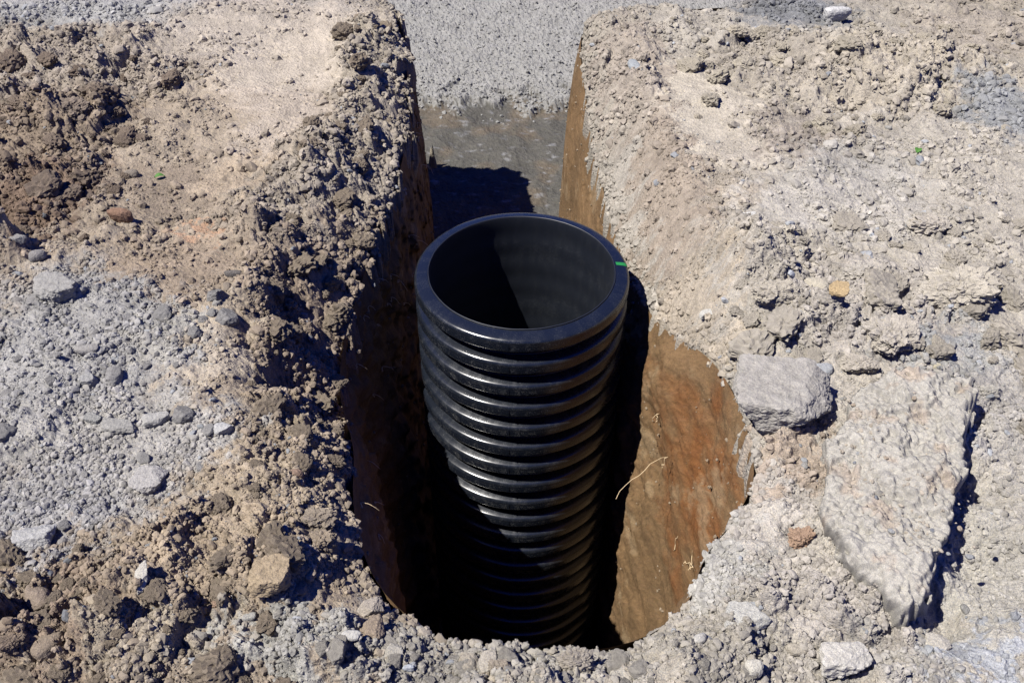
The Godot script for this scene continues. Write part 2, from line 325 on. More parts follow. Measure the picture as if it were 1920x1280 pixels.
# height of the soil at x, d; leaves colour, crumbs and distance to the trench in s_col, s_crumb, s_sd
func soil(x: float, d: float) -> float:
	var fx := clampf((x - GX0) / GC, 0.0, NX - 1.01)
	var fd := clampf((d - GD0) / GC, 0.0, ND - 1.01)
	var i := int(fx)
	var j := int(fd)
	fx -= i
	fd -= j
	var at := j * NX + i
	var w00 := (1.0 - fx) * (1.0 - fd)
	var w10 := fx * (1.0 - fd)
	var w01 := (1.0 - fx) * fd
	var w11 := fx * fd
	var rough := zrough[at] * w00 + zrough[at + 1] * w10 + zrough[at + NX] * w01 + zrough[at + NX + 1] * w11
	var lift := zlift[at] * w00 + zlift[at + 1] * w10 + zlift[at + NX] * w01 + zlift[at + NX + 1] * w11
	var sd := zsd[at] * w00 + zsd[at + 1] * w10 + zsd[at + NX] * w01 + zsd[at + NX + 1] * w11
	if absf(x) > 3.0 or d > 7.0:
		sd = exact_sd(Vector2(x, d))[0]
	var wx := n_warp.get_noise_2d(x, d)
	var wd := n_warp.get_noise_2d(x + 31.7, d - 12.3)
	# colour, with ragged borders between the patches
	var ci := clampi(int((x + wx * 0.11 + n_fine.get_noise_2d(x, d) * 0.05 - GX0) / GC), 0, NX - 1)
	var cj := clampi(int((d + wd * 0.11 + n_fine.get_noise_2d(d, x) * 0.05 - GD0) / GC), 0, ND - 1)
	var cat := cj * NX + ci
	var tone := 1.0 + n_mid.get_noise_2d(x, d) * 0.22 + n_fine.get_noise_2d(x + 2.0, d) * 0.16
	s_crumb = zcrumb[cat]
	# lumps of several sizes
	var x1 := x + wx * 0.02
	var d1 := d + wd * 0.02
	rough *= clampf(1.0 + n_low.get_noise_2d(x * 3.0, d * 3.0) * 0.9, 0.3, 1.8)
	var h := n_low.get_noise_2d(x, d) * 0.03 + n_mid.get_noise_2d(x, d) * 0.012 * (0.3 + rough)
	var wf := n_fine.get_noise_2d(x * 0.8 + 5.0, d * 0.8) * 0.007
	var amps := [0.055, 0.034, 0.017, 0.007, 0.085]
	for k in 5:
		var wk: float = [0.3, 0.8, 0.6, 0.3, 0.0][k] * wf
		var f: float = cells[k].get_noise_2d(x1 + wk, d1 - wk) + 1.0
		var v: float = cell_values[k].get_noise_2d(x1 + wk, d1 - wk) * 0.5 + 0.5
		var dome := 1.0 - minf(1.0, f * f * 2.2)
		if k == 1 or k == 2:
			dome = minf(0.6, maxf(0.0, 1.0 - f * 1.35)) * 1.5
		var share: float = v * v * v * (rough if k < 2 else maxf(rough - 0.55, 0.0) if k == 4 else 0.06 + 0.9 * rough)
		h += dome * share * amps[k]
		tone += (v - 0.4) * 0.10 * dome
	h += n_fine.get_noise_2d(x, d) * 0.004 * (0.12 + rough)
	# small scarps where the dried crust has broken
	var st := n_step.get_noise_2d(x, d)
	h += (smoothstep(0.05, 0.075, st) + smoothstep(0.28, 0.30, st) - smoothstep(-0.22, -0.2, -st) * 0.5) * 0.016 * minf(rough + 0.1, 1.0)
	var crack := absf(st - 0.17 + wx * 0.03) / 0.012
	if crack < 1.0 and rough < 0.5:
		h -= (1.0 - crack) * 0.010 * (1.0 - rough)
	s_col = Vector3(zr[cat], zg[cat], zb[cat]) * tone
	# the edge of the trench
	sd += (n_low.get_noise_2d(x * 4.0, d * 4.0) * 0.8 + n_mid.get_noise_2d(x * 2.0, d * 2.0)) * zrag[at]
	s_sd = sd
	var y := lift + h
	if sd < 0.0:
		y += sd * lerpf(14.0, 3.0, smoothstep(4.75, 4.95, d))
	return y

func w_of(d: float) -> float:
	return (0.755 * maxf(d, -0.5) + 1.214) * 0.514

# ---------- rocks ----------
func ico(level: int) -> Array:
	if ico_cache.has(level):
		return ico_cache[level]
	var v := []
	var f := []
	if level == 0:
		var t := (1.0 + sqrt(5.0)) / 2.0
		for p in [[-1, t, 0], [1, t, 0], [-1, -t, 0], [1, -t, 0], [0, -1, t], [0, 1, t], [0, -1, -t], [0, 1, -t], [t, 0, -1], [t, 0, 1], [-t, 0, -1], [-t, 0, 1]]:
			v.append(Vector3(p[0], p[1], p[2]).normalized())
		f = [0, 5, 11, 0, 1, 5, 0, 7, 1, 0, 10, 7, 0, 11, 10, 1, 9, 5, 5, 4, 11, 11, 2, 10, 10, 6, 7, 7, 8, 1, 3, 4, 9, 3, 2, 4, 3, 6, 2, 3, 8, 6, 3, 9, 8, 4, 5, 9, 2, 11, 4, 6, 10, 2, 8, 7, 6, 9, 1, 8]
	else:
		var prev := ico(level - 1)
		v = prev[0].duplicate()
		var mids := {}
		var pf: Array = prev[1]
		for k in range(0, pf.size(), 3):
			var m := []
			for e in 3:
				var a: int = pf[k + e]
				var b: int = pf[k + (e + 1) % 3]
				var key := mini(a, b) * 100000 + maxi(a, b)
				if not mids.has(key):
					mids[key] = v.size()
					v.append((v[a] + v[b]).normalized())
				m.append(mids[key])
			f.append_array([pf[k], m[0], m[2], pf[k + 1], m[1], m[0], pf[k + 2], m[2], m[1], m[0], m[1], m[2]])
	ico_cache[level] = [v, f]
	return ico_cache[level]

# a lump bounded by rounded planes; colours vary over it
func rock_mesh(sd: int, level: int, planes: Array, soft: float, bump: float, size: Vector3, col: Vector3, grain := 14.0) -> ArrayMesh:
	var base := ico(level)
	var nb := noise(FastNoiseLite.TYPE_SIMPLEX_SMOOTH, 1.6, 4, sd)
	var nc := noise(FastNoiseLite.TYPE_CELLULAR, 3.2, 1, sd + 5)
	nc.cellular_return_type = FastNoiseLite.RETURN_DISTANCE
	var v := PackedVector3Array()
	var c := PackedColorArray()
	var mean := (size.x + size.y + size.z) / 3.0
	for p: Vector3 in base[0]:
		var acc := 0.0
		for pl in planes:
			var dt: float = p.dot(pl[0]) / pl[1]
			if dt > 0.0:
				acc += pow(dt, soft)
		var r := pow(acc, -1.0 / soft) if acc > 0.0 else 1.0
		var q := p * r
		var g := q * size / mean
		var b := nb.get_noise_3dv(g * 1.4)
		var cl := nc.get_noise_3dv(g * 1.2) + 1.0
		q *= 1.0 + b * bump + (0.4 - cl * cl) * bump * 0.7 + nb.get_noise_3dv(g * 6.0) * bump * 0.35
		q += Vector3(nb.get_noise_3dv(g * 1.2 + Vector3(7, 0, 0)), 0.0, nb.get_noise_3dv(g * 1.2 + Vector3(0, 0, 9))) * bump * 0.5
		v.append(q * size)
		var t := 1.0 + b * 0.25 + nb.get_noise_3dv(g * grain) * 0.3
		c.append(Color(col.x * t, col.y * t, col.z * t))
	return array_mesh(v, PackedInt32Array(base[1]), c)

func random_planes(sd: int, count: int, flat: float) -> Array:
	var r := RandomNumberGenerator.new()
	r.seed = sd
	var out := []
	for k in count:
		var n := Vector3(r.randfn(), r.randfn() * flat, r.randfn()).normalized()
		out.append([n, r.randf_range(0.75, 1.05)])
	out.append([Vector3.UP, r.randf_range(0.8, 1.0)])
	out.append([Vector3.DOWN, 1.0])
	for n in [Vector3.LEFT, Vector3.RIGHT, Vector3.FORWARD, Vector3.BACK]:
		out.append([n, 1.0])
	return out

func form_mesh(kind: String, sd: int, level: int, size: Vector3, col: Vector3) -> ArrayMesh:
	match kind:
		"a": return rock_mesh(sd, level, random_planes(sd, 12, 0.8), 26.0, 0.10, size, col)
		"b": return rock_mesh(sd, level, random_planes(sd, 7, 0.5), 18.0, 0.08, size, col)
		"r": return rock_mesh(sd, level, random_planes(sd, 8, 0.8), 4.0, 0.06, size, col)
	return rock_mesh(sd, level, random_planes(sd, 9, 0.7), 7.0, 0.30, size, col)

func tube(points: Array, r0: float, r1: float) -> ArrayMesh:
	var v := PackedVector3Array()
	var idx := PackedInt32Array()
	var n := points.size()
	for k in n:
		var dir: Vector3 = (points[mini(k + 1, n - 1)] - points[maxi(k - 1, 0)]).normalized()
		var a := dir.cross(Vector3(0.3, 0.5, 0.8)).normalized()
		var b := dir.cross(a)
		var r := lerpf(r0, r1, float(k) / (n - 1))
		for s in 6:
			var t := TAU * s / 6.0
			v.append(points[k] + (a * cos(t) + b * sin(t)) * r)
	for k in n - 1:
		for s in 6:
			var s1 := (s + 1) % 6
			idx.append_array([k * 6 + s, k * 6 + 6 + s, k * 6 + s1, k * 6 + s1, k * 6 + 6 + s, k * 6 + 6 + s1])
	return array_mesh(v, idx)

# ---------- pipe ----------
func lathe(profile: Array, angles: PackedFloat32Array, seam: float, wob: float) -> ArrayMesh:
	var v := PackedVector3Array()
	var nrm := PackedVector3Array()
	var uv := PackedVector2Array()
	var idx := PackedInt32Array()
	var np := profile.size()
	for a in angles:
		var ridge := 0.0026 * maxf(0.0, 1.0 - absf(wrapf(a - seam, -PI, PI)) / 0.006)
		for k in np:
			var p: Vector2 = profile[k]
			var t: Vector2 = (profile[mini(k + 1, np - 1)] - profile[maxi(k - 1, 0)]).normalized()
			var out := Vector2(-t.y, t.x)
			var r := p.x + ridge * absf(out.x) + wob * n_mid.get_noise_2d(cos(a) * 0.6, sin(a) * 0.6 + p.y)
			v.append(Vector3(cos(a) * r, p.y + ridge * 0.5 * out.y, sin(a) * r))
			nrm.append(Vector3(cos(a) * out.x, out.y, sin(a) * out.x))
			uv.append(Vector2(a / TAU * 3.0, float(k) / (np - 1) if np < 50 else p.y * 4.0))
	for s in angles.size() - 1:
		for k in np - 1:
			var i0 := s * np + k
			idx.append_array([i0, i0 + 1, i0 + np, i0 + 1, i0 + np + 1, i0 + np])
	return array_mesh(v, idx, PackedColorArray(), nrm, uv)

func ring_angles(seam: float) -> PackedFloat32Array:
	var out := PackedFloat32Array()
	for k in 145:
		out.append(seam + TAU * k / 144.0)
	for e in [0.004, 0.008, TAU - 0.008, TAU - 0.004]:
		out.append(seam + e)
	out.sort()
	return out

# ---------- trench walls ----------
var path: Array = []          # smoothed outline: Vector2 x, d
var path_drop: Array = []

func make_path() -> void:
	var pts := []
	var drops := []
	for k in range(1, OUTLINE.size() - 1):
		pts.append(outline_point(k))
		drops.append(OUTLINE[k][3])
	for it in 2:
		var q := [pts[0]]
		var e := [drops[0]]
		for k in pts.size() - 1:
			q.append(pts[k].lerp(pts[k + 1], 0.25)); q.append(pts[k].lerp(pts[k + 1], 0.75))
			e.append(lerpf(drops[k], drops[k + 1], 0.25)); e.append(lerpf(drops[k], drops[k + 1], 0.75))
		q.append(pts[-1]); e.append(drops[-1])
		pts = q; drops = e
	for k in pts.size() - 1:
		var steps := maxi(1, int(pts[k].distance_to(pts[k + 1]) / 0.009))
		for s in steps:
			path.append(pts[k].lerp(pts[k + 1], float(s) / steps))
			path_drop.append(lerpf(drops[k], drops[k + 1], float(s) / steps))

func wall_lean(t: float) -> float:
	return 0.003 + 0.05 * (1.0 - exp(-t / 0.25)) + 0.025 * t

func wall_point(k: int, t: float) -> Vector3:
	var a: Vector2 = path[maxi(k - 4, 0)]
	var b: Vector2 = path[mini(k + 4, path.size() - 1)]
	var inward := Vector2(b.y - a.y, a.x - b.x).normalized()
	var p: Vector2 = path[k]
	p += inward * wall_lean(t)
	return Vector3(p.x, -path_drop[k] - t, -p.y)

func _ready() -> void:
	# ---- camera, sky, sun, exposure ----
	var cam := Camera3D.new()
	cam.name = "camera"
	cam.position = Vector3(0, 1.85, 0)
	cam.rotation_degrees = Vector3(-41.0, 0, 0)
	cam.fov = 37.85
	cam.near = 0.05
	cam.far = 400.0
	add_child(cam)
	cam.current = true
	var env := Environment.new()
	env.background_mode = Environment.BG_SKY
	var skym := ProceduralSkyMaterial.new()
	skym.sky_top_color = Color(0.10, 0.26, 0.70)
	skym.sky_horizon_color = Color(0.24, 0.44, 0.85)
	skym.sky_curve = 0.18
	skym.ground_bottom_color = Color(0.30, 0.27, 0.23)
	skym.ground_horizon_color = Color(0.45, 0.45, 0.45)
	var sky := Sky.new()
	sky.sky_material = skym
	env.sky = sky
	env.background_energy_multiplier = 0.46
	env.tonemap_mode = Environment.TONE_MAPPER_LINEAR
	env.tonemap_exposure = 1.98
	env.sdfgi_enabled = true
	env.ssao_enabled = true
	env.ssil_enabled = true
	var we := WorldEnvironment.new()
	we.name = "world_environment"
	we.environment = env
	add_child(we)
	var sun := DirectionalLight3D.new()
	sun.name = "sun"
	sun.light_energy = 1.6
	sun.light_color = Color(1.0, 0.98, 0.945)
	sun.light_angular_distance = 0.5
	sun.shadow_enabled = true
	add_child(sun)
	var e := deg_to_rad(58.0)
	var az := deg_to_rad(25.0)
	sun.look_at_from_position(Vector3.ZERO, Vector3(cos(az) * cos(e), -sin(e), -sin(az) * cos(e)))

	rng.seed = 7
	n_low = noise(FastNoiseLite.TYPE_SIMPLEX_SMOOTH, 1.3, 3, 11)
	n_mid = noise(FastNoiseLite.TYPE_SIMPLEX_SMOOTH, 6.0, 4, 12)
	n_fine = noise(FastNoiseLite.TYPE_SIMPLEX, 38.0, 2, 13)
	n_warp = noise(FastNoiseLite.TYPE_SIMPLEX_SMOOTH, 9.0, 2, 14)
	n_step = noise(FastNoiseLite.TYPE_SIMPLEX_SMOOTH, 3.4, 4, 15)
	for k in 5:
		var f: float = [8.0, 19.0, 44.0, 100.0, 4.2][k]
		var c := noise(FastNoiseLite.TYPE_CELLULAR, f, 1, 40 + k)
		c.cellular_return_type = FastNoiseLite.RETURN_DISTANCE
		c.cellular_jitter = 1.0
		if k == 1:
			c.cellular_distance_function = FastNoiseLite.DISTANCE_MANHATTAN
		elif k == 2:
			c.cellular_distance_function = FastNoiseLite.DISTANCE_HYBRID
		cells.append(c)
		var cv := noise(FastNoiseLite.TYPE_CELLULAR, f, 1, 40 + k)
		cv.cellular_return_type = FastNoiseLite.RETURN_CELL_VALUE
		cv.cellular_jitter = 1.0
		cell_values.append(cv)
	make_textures()
	make_maps()
	make_path()
	build_ground()
	build_walls()
	build_floor()
	build_pipe()
	build_stones()
	build_scatter()
	build_small()

func make_textures() -> void:
	var a := noise(FastNoiseLite.TYPE_SIMPLEX, 0.11, 4, 21).get_seamless_image(512, 512)
	var b := noise(FastNoiseLite.TYPE_SIMPLEX, 0.35, 2, 22).get_seamless_image(512, 512)
	var im := Image.create(512, 512, false, Image.FORMAT_RGB8)
	for y in 512:
		for x in 512:
			var p := a.get_pixel(x, y).r
			var q := b.get_pixel(x, y).r
			var v := clampf(0.86 + (p - 0.5) * 0.4 + (q - 0.5) * 0.75, 0.0, 1.0)
			if q < 0.22:
				v *= 0.78
			var warm := (p - 0.5) * 0.10
			im.set_pixel(x, y, Color(minf(1.0, v + warm * 0.5), v, maxf(0.0, v - warm)))
	speckle = ImageTexture.create_from_image(im)
	var r := noise(FastNoiseLite.TYPE_CELLULAR, 0.06, 3, 23)
	r.fractal_type = FastNoiseLite.FRACTAL_FBM
	var ri := r.get_seamless_image(512, 512)
	ri.convert(Image.FORMAT_RGB8)
	relief = ImageTexture.create_from_image(ri)

func build_ground() -> void:
	var ds: Array = [-60.0, -12.0, -3.0, -0.8, 0.1, 0.45, 0.62]
	var rows := 1050
	for k in rows:
		ds.append(0.785 * pow(5.4 / 0.785, float(k) / (rows - 1)))
	ds.append_array([5.6, 5.9, 6.3, 6.8, 8.0, 11.0, 20.0, 60.0, 140.0])
	var us: Array = [-60.0, -14.0, -5.0, -2.6, -1.8, -1.45, -1.3]
	var cols := 800
	for k in cols:
		us.append(lerpf(-1.22, 1.22, float(k) / (cols - 1)))
	us.append_array([1.3, 1.45, 1.8, 2.6, 5.0, 14.0, 60.0])
	var nc := us.size()
	var v := PackedVector3Array()
	var c := PackedColorArray()
	var cut := PackedByteArray()
	for d: float in ds:
		var w := w_of(d)
		for u: float in us:
			var x := u * w
			var y := soil(x, d)
			var p := Vector3(x, y, -d)
			if s_sd < -0.008 and d < 4.85:
				# the crust ends and tucks back under itself
				var over := -0.008 - s_sd
				var g := sd_slope(x, d)
				p.x += g.x * over * 2.4
				p.z -= g.y * over * 2.4
				p.y += over * 8.0
			v.append(p)
			c.append(Color(s_col.x, s_col.y, s_col.z))
			crumb_share.append(0.0 if s_sd < -0.008 or absf(u) > 1.25 or d < 0.7 or d > 5.4 else s_crumb * s_crumb * (0.10 + 0.9 * clampf(n_mid.get_noise_2d(x * 0.7, d * 0.7) * 2.6 + 0.4, 0.0, 1.0)))
			cut.append(1 if s_sd < (-0.04 if d < 4.85 else -0.42) else 0)
	ground_v = v
	ground_c = c
	var idx := PackedInt32Array()
	for j in ds.size() - 1:
		for i in nc - 1:
			var q := j * nc + i
			if cut[q] + cut[q + 1] + cut[q + nc] + cut[q + nc + 1] > 0:
				continue
			idx.append(q); idx.append(q + nc); idx.append(q + 1)
			idx.append(q + 1); idx.append(q + nc); idx.append(q + nc + 1)
	struct("ground", array_mesh(v, idx, c, grid_normals(v, nc)), soil_material(3.0, 0.5))

func sd_slope(x: float, d: float) -> Vector2:
	var i := clampi(int((x - GX0) / GC), 2, NX - 3)
	var j := clampi(int((d - GD0) / GC), 2, ND - 3)
	return Vector2(zsd[j * NX + i + 2] - zsd[j * NX + i - 2], zsd[(j + 2) * NX + i] - zsd[(j - 2) * NX + i]).normalized()

func grid_normals(v: PackedVector3Array, nc: int) -> PackedVector3Array:
	var out := PackedVector3Array()
	var n := v.size()
	out.resize(n)
	var nr := n / nc
	for j in nr:
		var j0 := maxi(j - 1, 0) * nc
		var j1 := mini(j + 1, nr - 1) * nc
		for i in nc:
			var a := v[j * nc + mini(i + 1, nc - 1)] - v[j * nc + maxi(i - 1, 0)]
			var b := v[j1 + i] - v[j0 + i]
			out[j * nc + i] = a.cross(b).normalized()
	return out

func build_walls() -> void:
	var ts: Array = []
	var t := 0.0
	while t < 2.45:
		ts.append(t)
		t += 0.006 + 0.006 * t
	var nw := noise(FastNoiseLite.TYPE_SIMPLEX_SMOOTH, 2.2, 3, 31)
	var nf := noise(FastNoiseLite.TYPE_SIMPLEX, 30.0, 4, 32)
	var nt := ts.size()
	var v := PackedVector3Array()
	var c := PackedColorArray()
	var ochre := Vector3(0.21, 0.132, 0.07)
	var rust := Vector3(0.205, 0.086, 0.033)
	var pale := Vector3(0.32, 0.235, 0.145)
	var brown := Vector3(0.12, 0.08, 0.046)
	for k in path.size():
		var s := k * 0.009
		for q in nt:
			var tt: float = ts[q]
			var p := wall_point(k, tt)
			var into: Vector3 = (Vector3(0.03, p.y, -2.6) - p)
			into.y = 0.0
			into = into.normalized()
			var groove := nf.get_noise_2d(s * 1.6, tt * 0.10)
			var disp := nw.get_noise_3dv(p) * 0.05 + nf.get_noise_3dv(p * 0.25) * (0.045 if p.x < -0.1 else 0.016) + nf.get_noise_3dv(p) * 0.006 + nf.get_noise_3dv(p * 2.6) * 0.0025 + groove * 0.0015
			v.append(p + into * disp * smoothstep(0.0, 0.12, tt))
			var m := nw.get_noise_3dv(p * 1.7 + Vector3(9, 2, 4))
			var col := ochre.lerp(brown, clampf(0.5 + m * 1.4 + groove * 0.15, 0.0, 1.0) * 0.5)
			var spot := (p - Vector3(0.56, -0.45, -1.95)).length()
			col = col.lerp(rust, clampf(1.25 - spot / 0.36 + m * 0.9 + nf.get_noise_3dv(p * 0.3) * 0.5, 0.0, 1.0) * 0.9)
			col = col.lerp(pale, clampf(nf.get_noise_3dv(p * 0.12 + Vector3(3, 7, 1)) * 2.2 - 0.55 + nf.get_noise_3dv(p) * 0.5, 0.0, 0.55))
			col *= 1.0 + nf.get_noise_3dv(p * 1.5) * 0.25 + nf.get_noise_3dv(p * 4.0) * 0.25
			c.append(Color(col.x, col.y, col.z))
	var idx := PackedInt32Array()
	for k in path.size() - 1:
		for q in nt - 1:
			var i := k * nt + q
			idx.append(i); idx.append(i + nt); idx.append(i + 1)
			idx.append(i + 1); idx.append(i + nt); idx.append(i + nt + 1)
	struct("trench_wall", array_mesh(v, idx, c, grid_normals(v, nt)), soil_material(3.0, 0.12))

func floor_y(x: float, d: float) -> float:
	var y := lerpf(-2.42, -1.12, smoothstep(3.15, 4.05, d))
	var edge := d - 5.66 + n_mid.get_noise_2d(x * 0.6, d * 0.6) * 0.32
	var g := smoothstep(-0.06, 0.12, edge)
	y += g * 0.05 + maxf(0.0, edge) * 0.035 + n_low.get_noise_2d(x * 1.5, d) * 0.025
	y += n_mid.get_noise_2d(x, d) * 0.012 + n_fine.get_noise_2d(x * 0.7, d * 0.7) * 0.006 * (0.5 + g)
	if g > 0.02:
		for k in [1, 2]:
			var f: float = cells[k].get_noise_2d(x, d) + 1.0
			var v: float = cell_values[k].get_noise_2d(x, d) * 0.5 + 0.5
			y += (1.0 - minf(1.0, f * f * 2.2)) * v * 0.007 * g
	return y

func build_floor() -> void:
	var ds: Array = []
	for k in 30:
		ds.append(0.9 + k * 0.11)
	for k in 330:
		ds.append(2.97 / tan(deg_to_rad(lerpf(35.5, 20.0, k / 329.0))))
	ds.append_array([8.6, 10.0, 14.0, 24.0, 60.0, 150.0])
	var xs: Array = [-90.0, -30.0, -10.0, -5.0, -3.0, -2.2]
	for k in 400:
		xs.append(lerpf(-1.7, 1.9, k / 399.0))
	xs.append_array([2.2, 3.0, 5.0, 10.0, 30.0, 90.0])
	var v := PackedVector3Array()
	var c := PackedColorArray()
	var n := xs.size()
	for d: float in ds:
		for x0: float in xs:
			var x := x0 * (1.0 + maxf(0.0, d - 8.0) * 0.1)
			v.append(Vector3(x, floor_y(x, d) - (0.5 if absf(x) > 1.4 and d < 4.9 else 0.0), -d))
			var edge := d - 5.66 + n_mid.get_noise_2d(x * 0.6, d * 0.6) * 0.32 + n_fine.get_noise_2d(x, d) * 0.12
			var g := smoothstep(-0.03, 0.05, edge)
			var damp := Vector3(0.098, 0.094, 0.085).lerp(Vector3(0.15, 0.118, 0.085), clampf(n_low.get_noise_2d(x * 2.0 + 5.0, d * 2.0) * 1.5 - 0.1, 0.0, 0.55))
			damp = damp.lerp(Vector3(0.25, 0.25, 0.26), clampf(n_mid.get_noise_2d(x * 1.4 + 3.0, d * 2.2) * 2.4 - 0.75, 0.0, 0.8))
			var col := damp.lerp(Vector3(0.275, 0.27, 0.262), g) * (1.0 + n_mid.get_noise_2d(x, d) * 0.15 + n_fine.get_noise_2d(x * 2.0, d * 2.0) * 0.2)
			c.append(Color(col.x, col.y, col.z))
	var idx := PackedInt32Array()
	for j in ds.size() - 1:
		for i in n - 1:
			var q := j * n + i
			idx.append(q); idx.append(q + n); idx.append(q + 1)
			idx.append(q + 1); idx.append(q + n); idx.append(q + n + 1)
	struct("trench_floor", array_mesh(v, idx, c), soil_material(3.0, 0.3))

func pipe_material(dusty: float, offset: float, rough: float) -> StandardMaterial3D:
	var im := Image.create(1024, 128, false, Image.FORMAT_RGB8)
	var rg := Image.create(1024, 128, false, Image.FORMAT_RGB8)
	var a := noise(FastNoiseLite.TYPE_SIMPLEX, 0.012, 4, 61 + int(offset * 10)).get_seamless_image(1024, 128)
	var b := noise(FastNoiseLite.TYPE_SIMPLEX, 0.22, 2, 71 + int(offset * 10)).get_seamless_image(1024, 128)
	for y in 128:
		for x in 1024:
			var p := a.get_pixel(x, y).r
			var q := b.get_pixel(x, y).r * 0.6 + b.get_pixel(x / 6, (y * 3) % 128).r * 0.4
			var low := smoothstep(20.0, 45.0, float(y)) * (1.0 - smoothstep(70.0, 90.0, float(y)))
			var dust := smoothstep(0.5, 0.9, p) * 0.05 + smoothstep(0.58, 0.78, q * 0.8 + p * 0.2) * (0.3 + 0.7 * low)
			dust *= dusty
			im.set_pixel(x, y, Color(0.07 + dust * 0.28, 0.085 + dust * 0.26, 0.115 + dust * 0.22))  # black plastic tinted blue to imitate sky reflection, with tan dust on top
			var r := clampf(rough + dust * 0.3 + (p - 0.5) * 0.05, 0.05, 1.0)
			rg.set_pixel(x, y, Color(r, r, r))
	var m := StandardMaterial3D.new()
	m.albedo_texture = ImageTexture.create_from_image(im)
	m.roughness = 1.0
	m.roughness_texture = ImageTexture.create_from_image(rg)
	m.metallic_specular = 0.54
	m.uv1_offset = Vector3(offset, 0, 0)
	return m

func build_pipe() -> void:
	var pipe := Node3D.new()
	pipe.name = "corrugated_pipe"
	add_child(pipe)
	pipe.position = Vector3(0.032, -2.42, -2.62)
	tag(pipe, "black corrugated plastic drain pipe standing upright in the trench", "pipe")
	var top := 2.305
	var seam := deg_to_rad(97.0)
	var ang := ring_angles(seam)
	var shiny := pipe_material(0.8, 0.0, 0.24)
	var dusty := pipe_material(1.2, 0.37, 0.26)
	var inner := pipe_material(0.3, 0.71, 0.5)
	var rim_profile := [Vector2(0.3085, -0.012), Vector2(0.3085, -0.001), Vector2(0.3095, 0.0), Vector2(0.318, -0.0010), Vector2(0.332, -0.0036), Vector2(0.3435, -0.0068), Vector2(0.3485, -0.0094), Vector2(0.3518, -0.0132), Vector2(0.3532, -0.018), Vector2(0.3534, -0.0225), Vector2(0.3528, -0.0237), Vector2(0.3540, -0.0247), Vector2(0.3540, -0.046), Vector2(0.3525, -0.050), Vector2(0.348, -0.053), Vector2(0.335, -0.0555), Vector2(0.318, -0.057), Vector2(0.316, -0.060)]
	rim_profile.reverse()
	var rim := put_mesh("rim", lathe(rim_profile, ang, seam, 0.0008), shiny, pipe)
	rim.position.y = top
	var rib_profile := [Vector2(0.316, 0.052), Vector2(0.316, 0.0265), Vector2(0.318, 0.0235), Vector2(0.334, 0.0185), Vector2(0.3455, 0.0140), Vector2(0.3495, 0.0112), Vector2(0.3522, 0.0075), Vector2(0.3535, 0.0030), Vector2(0.3537, -0.0020), Vector2(0.3530, -0.0032), Vector2(0.3540, -0.0042), Vector2(0.3540, -0.0235), Vector2(0.3525, -0.0275), Vector2(0.348, -0.031), Vector2(0.335, -0.034), Vector2(0.318, -0.036), Vector2(0.316, -0.0385), Vector2(0.316, -0.0425)]
	rib_profile.reverse()
	var rib_mesh := lathe(rib_profile, ang, seam, 0.0008)
	for k in 24:
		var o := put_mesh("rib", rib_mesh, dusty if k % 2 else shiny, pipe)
		o.position.y = top - 0.114 - k * 0.0935
	var liner_profile := []
	for k in 200:
		var y := -2.24 + k * (2.24 - 0.004) / 199.0
		liner_profile.append(Vector2(0.3035 + 0.0009 * sin(y * TAU / 0.0935), y))
	liner_profile.reverse()
	liner_profile.append_array([])
	var lp := [Vector2(0.3085, -0.02), Vector2(0.3085, 0.0025), Vector2(0.3075, 0.004), Vector2(0.3055, 0.004), Vector2(0.3045, 0.002)]
	lp.append_array(liner_profile)
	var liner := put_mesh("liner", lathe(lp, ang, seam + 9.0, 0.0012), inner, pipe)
	liner.position.y = top
	# green paint stroke across the rim
	var v := PackedVector3Array()
	var idx := PackedInt32Array()
	var prof := [Vector2(0.3135, 0.0006), Vector2(0.332, -0.0028), Vector2(0.3437, -0.0058), Vector2(0.3490, -0.0086), Vector2(0.3524, -0.0126)]
	for s in 5:
		var a := deg_to_rad(-7.6 + s * 0.75)
		for p: Vector2 in prof:
			v.append(Vector3(cos(a) * p.x, p.y, sin(a) * p.x))
	for s in 4:
		for k in 4:
			var i := s * 5 + k
			idx.append_array([i, i + 5, i + 1, i + 1, i + 5, i + 6])
	var green := StandardMaterial3D.new()
	green.albedo_color = Color(0.08, 0.42, 0.2)
	green.roughness = 0.6
	var mark := put_mesh("paint_mark", array_mesh(v, idx), green, rim)
	mark.set_meta("label", "green paint stroke across the rim")

func place_stone(o: Node3D, x: float, d: float, height: float, sunk: float, turn: float) -> void:
	o.position = Vector3(x, soil(x, d) + height * (0.5 - sunk), -d)
	o.rotation = Vector3(0, turn, 0)

func slab_top(x: float, d: float, e: float) -> float:
	var y := 0.052 + n_low.get_noise_2d(x * 2.0 + 3.0, d * 2.0) * 0.016 + n_mid.get_noise_2d(x, d + 4.0) * 0.008 + n_fine.get_noise_2d(x, d) * 0.004
	for k in [1, 2, 3]:
		var f: float = cells[k].get_noise_2d(x, d) + 1.0
		var q: float = cell_values[k].get_noise_2d(x, d) * 0.5 + 0.5
		y += (1.0 - minf(1.0, f * f * 2.2)) * q * q * [0.0, 0.016, 0.010, 0.005][k]
	var st := n_step.get_noise_2d(x * 1.3, d * 1.3 + 2.0)
	y += (smoothstep(0.05, 0.06, st) + smoothstep(0.22, 0.23, st) - smoothstep(0.2, 0.21, -st)) * 0.011
	return y - 0.012 * pow(1.0 - clampf(e / 0.014, 0.0, 1.0), 2.0)

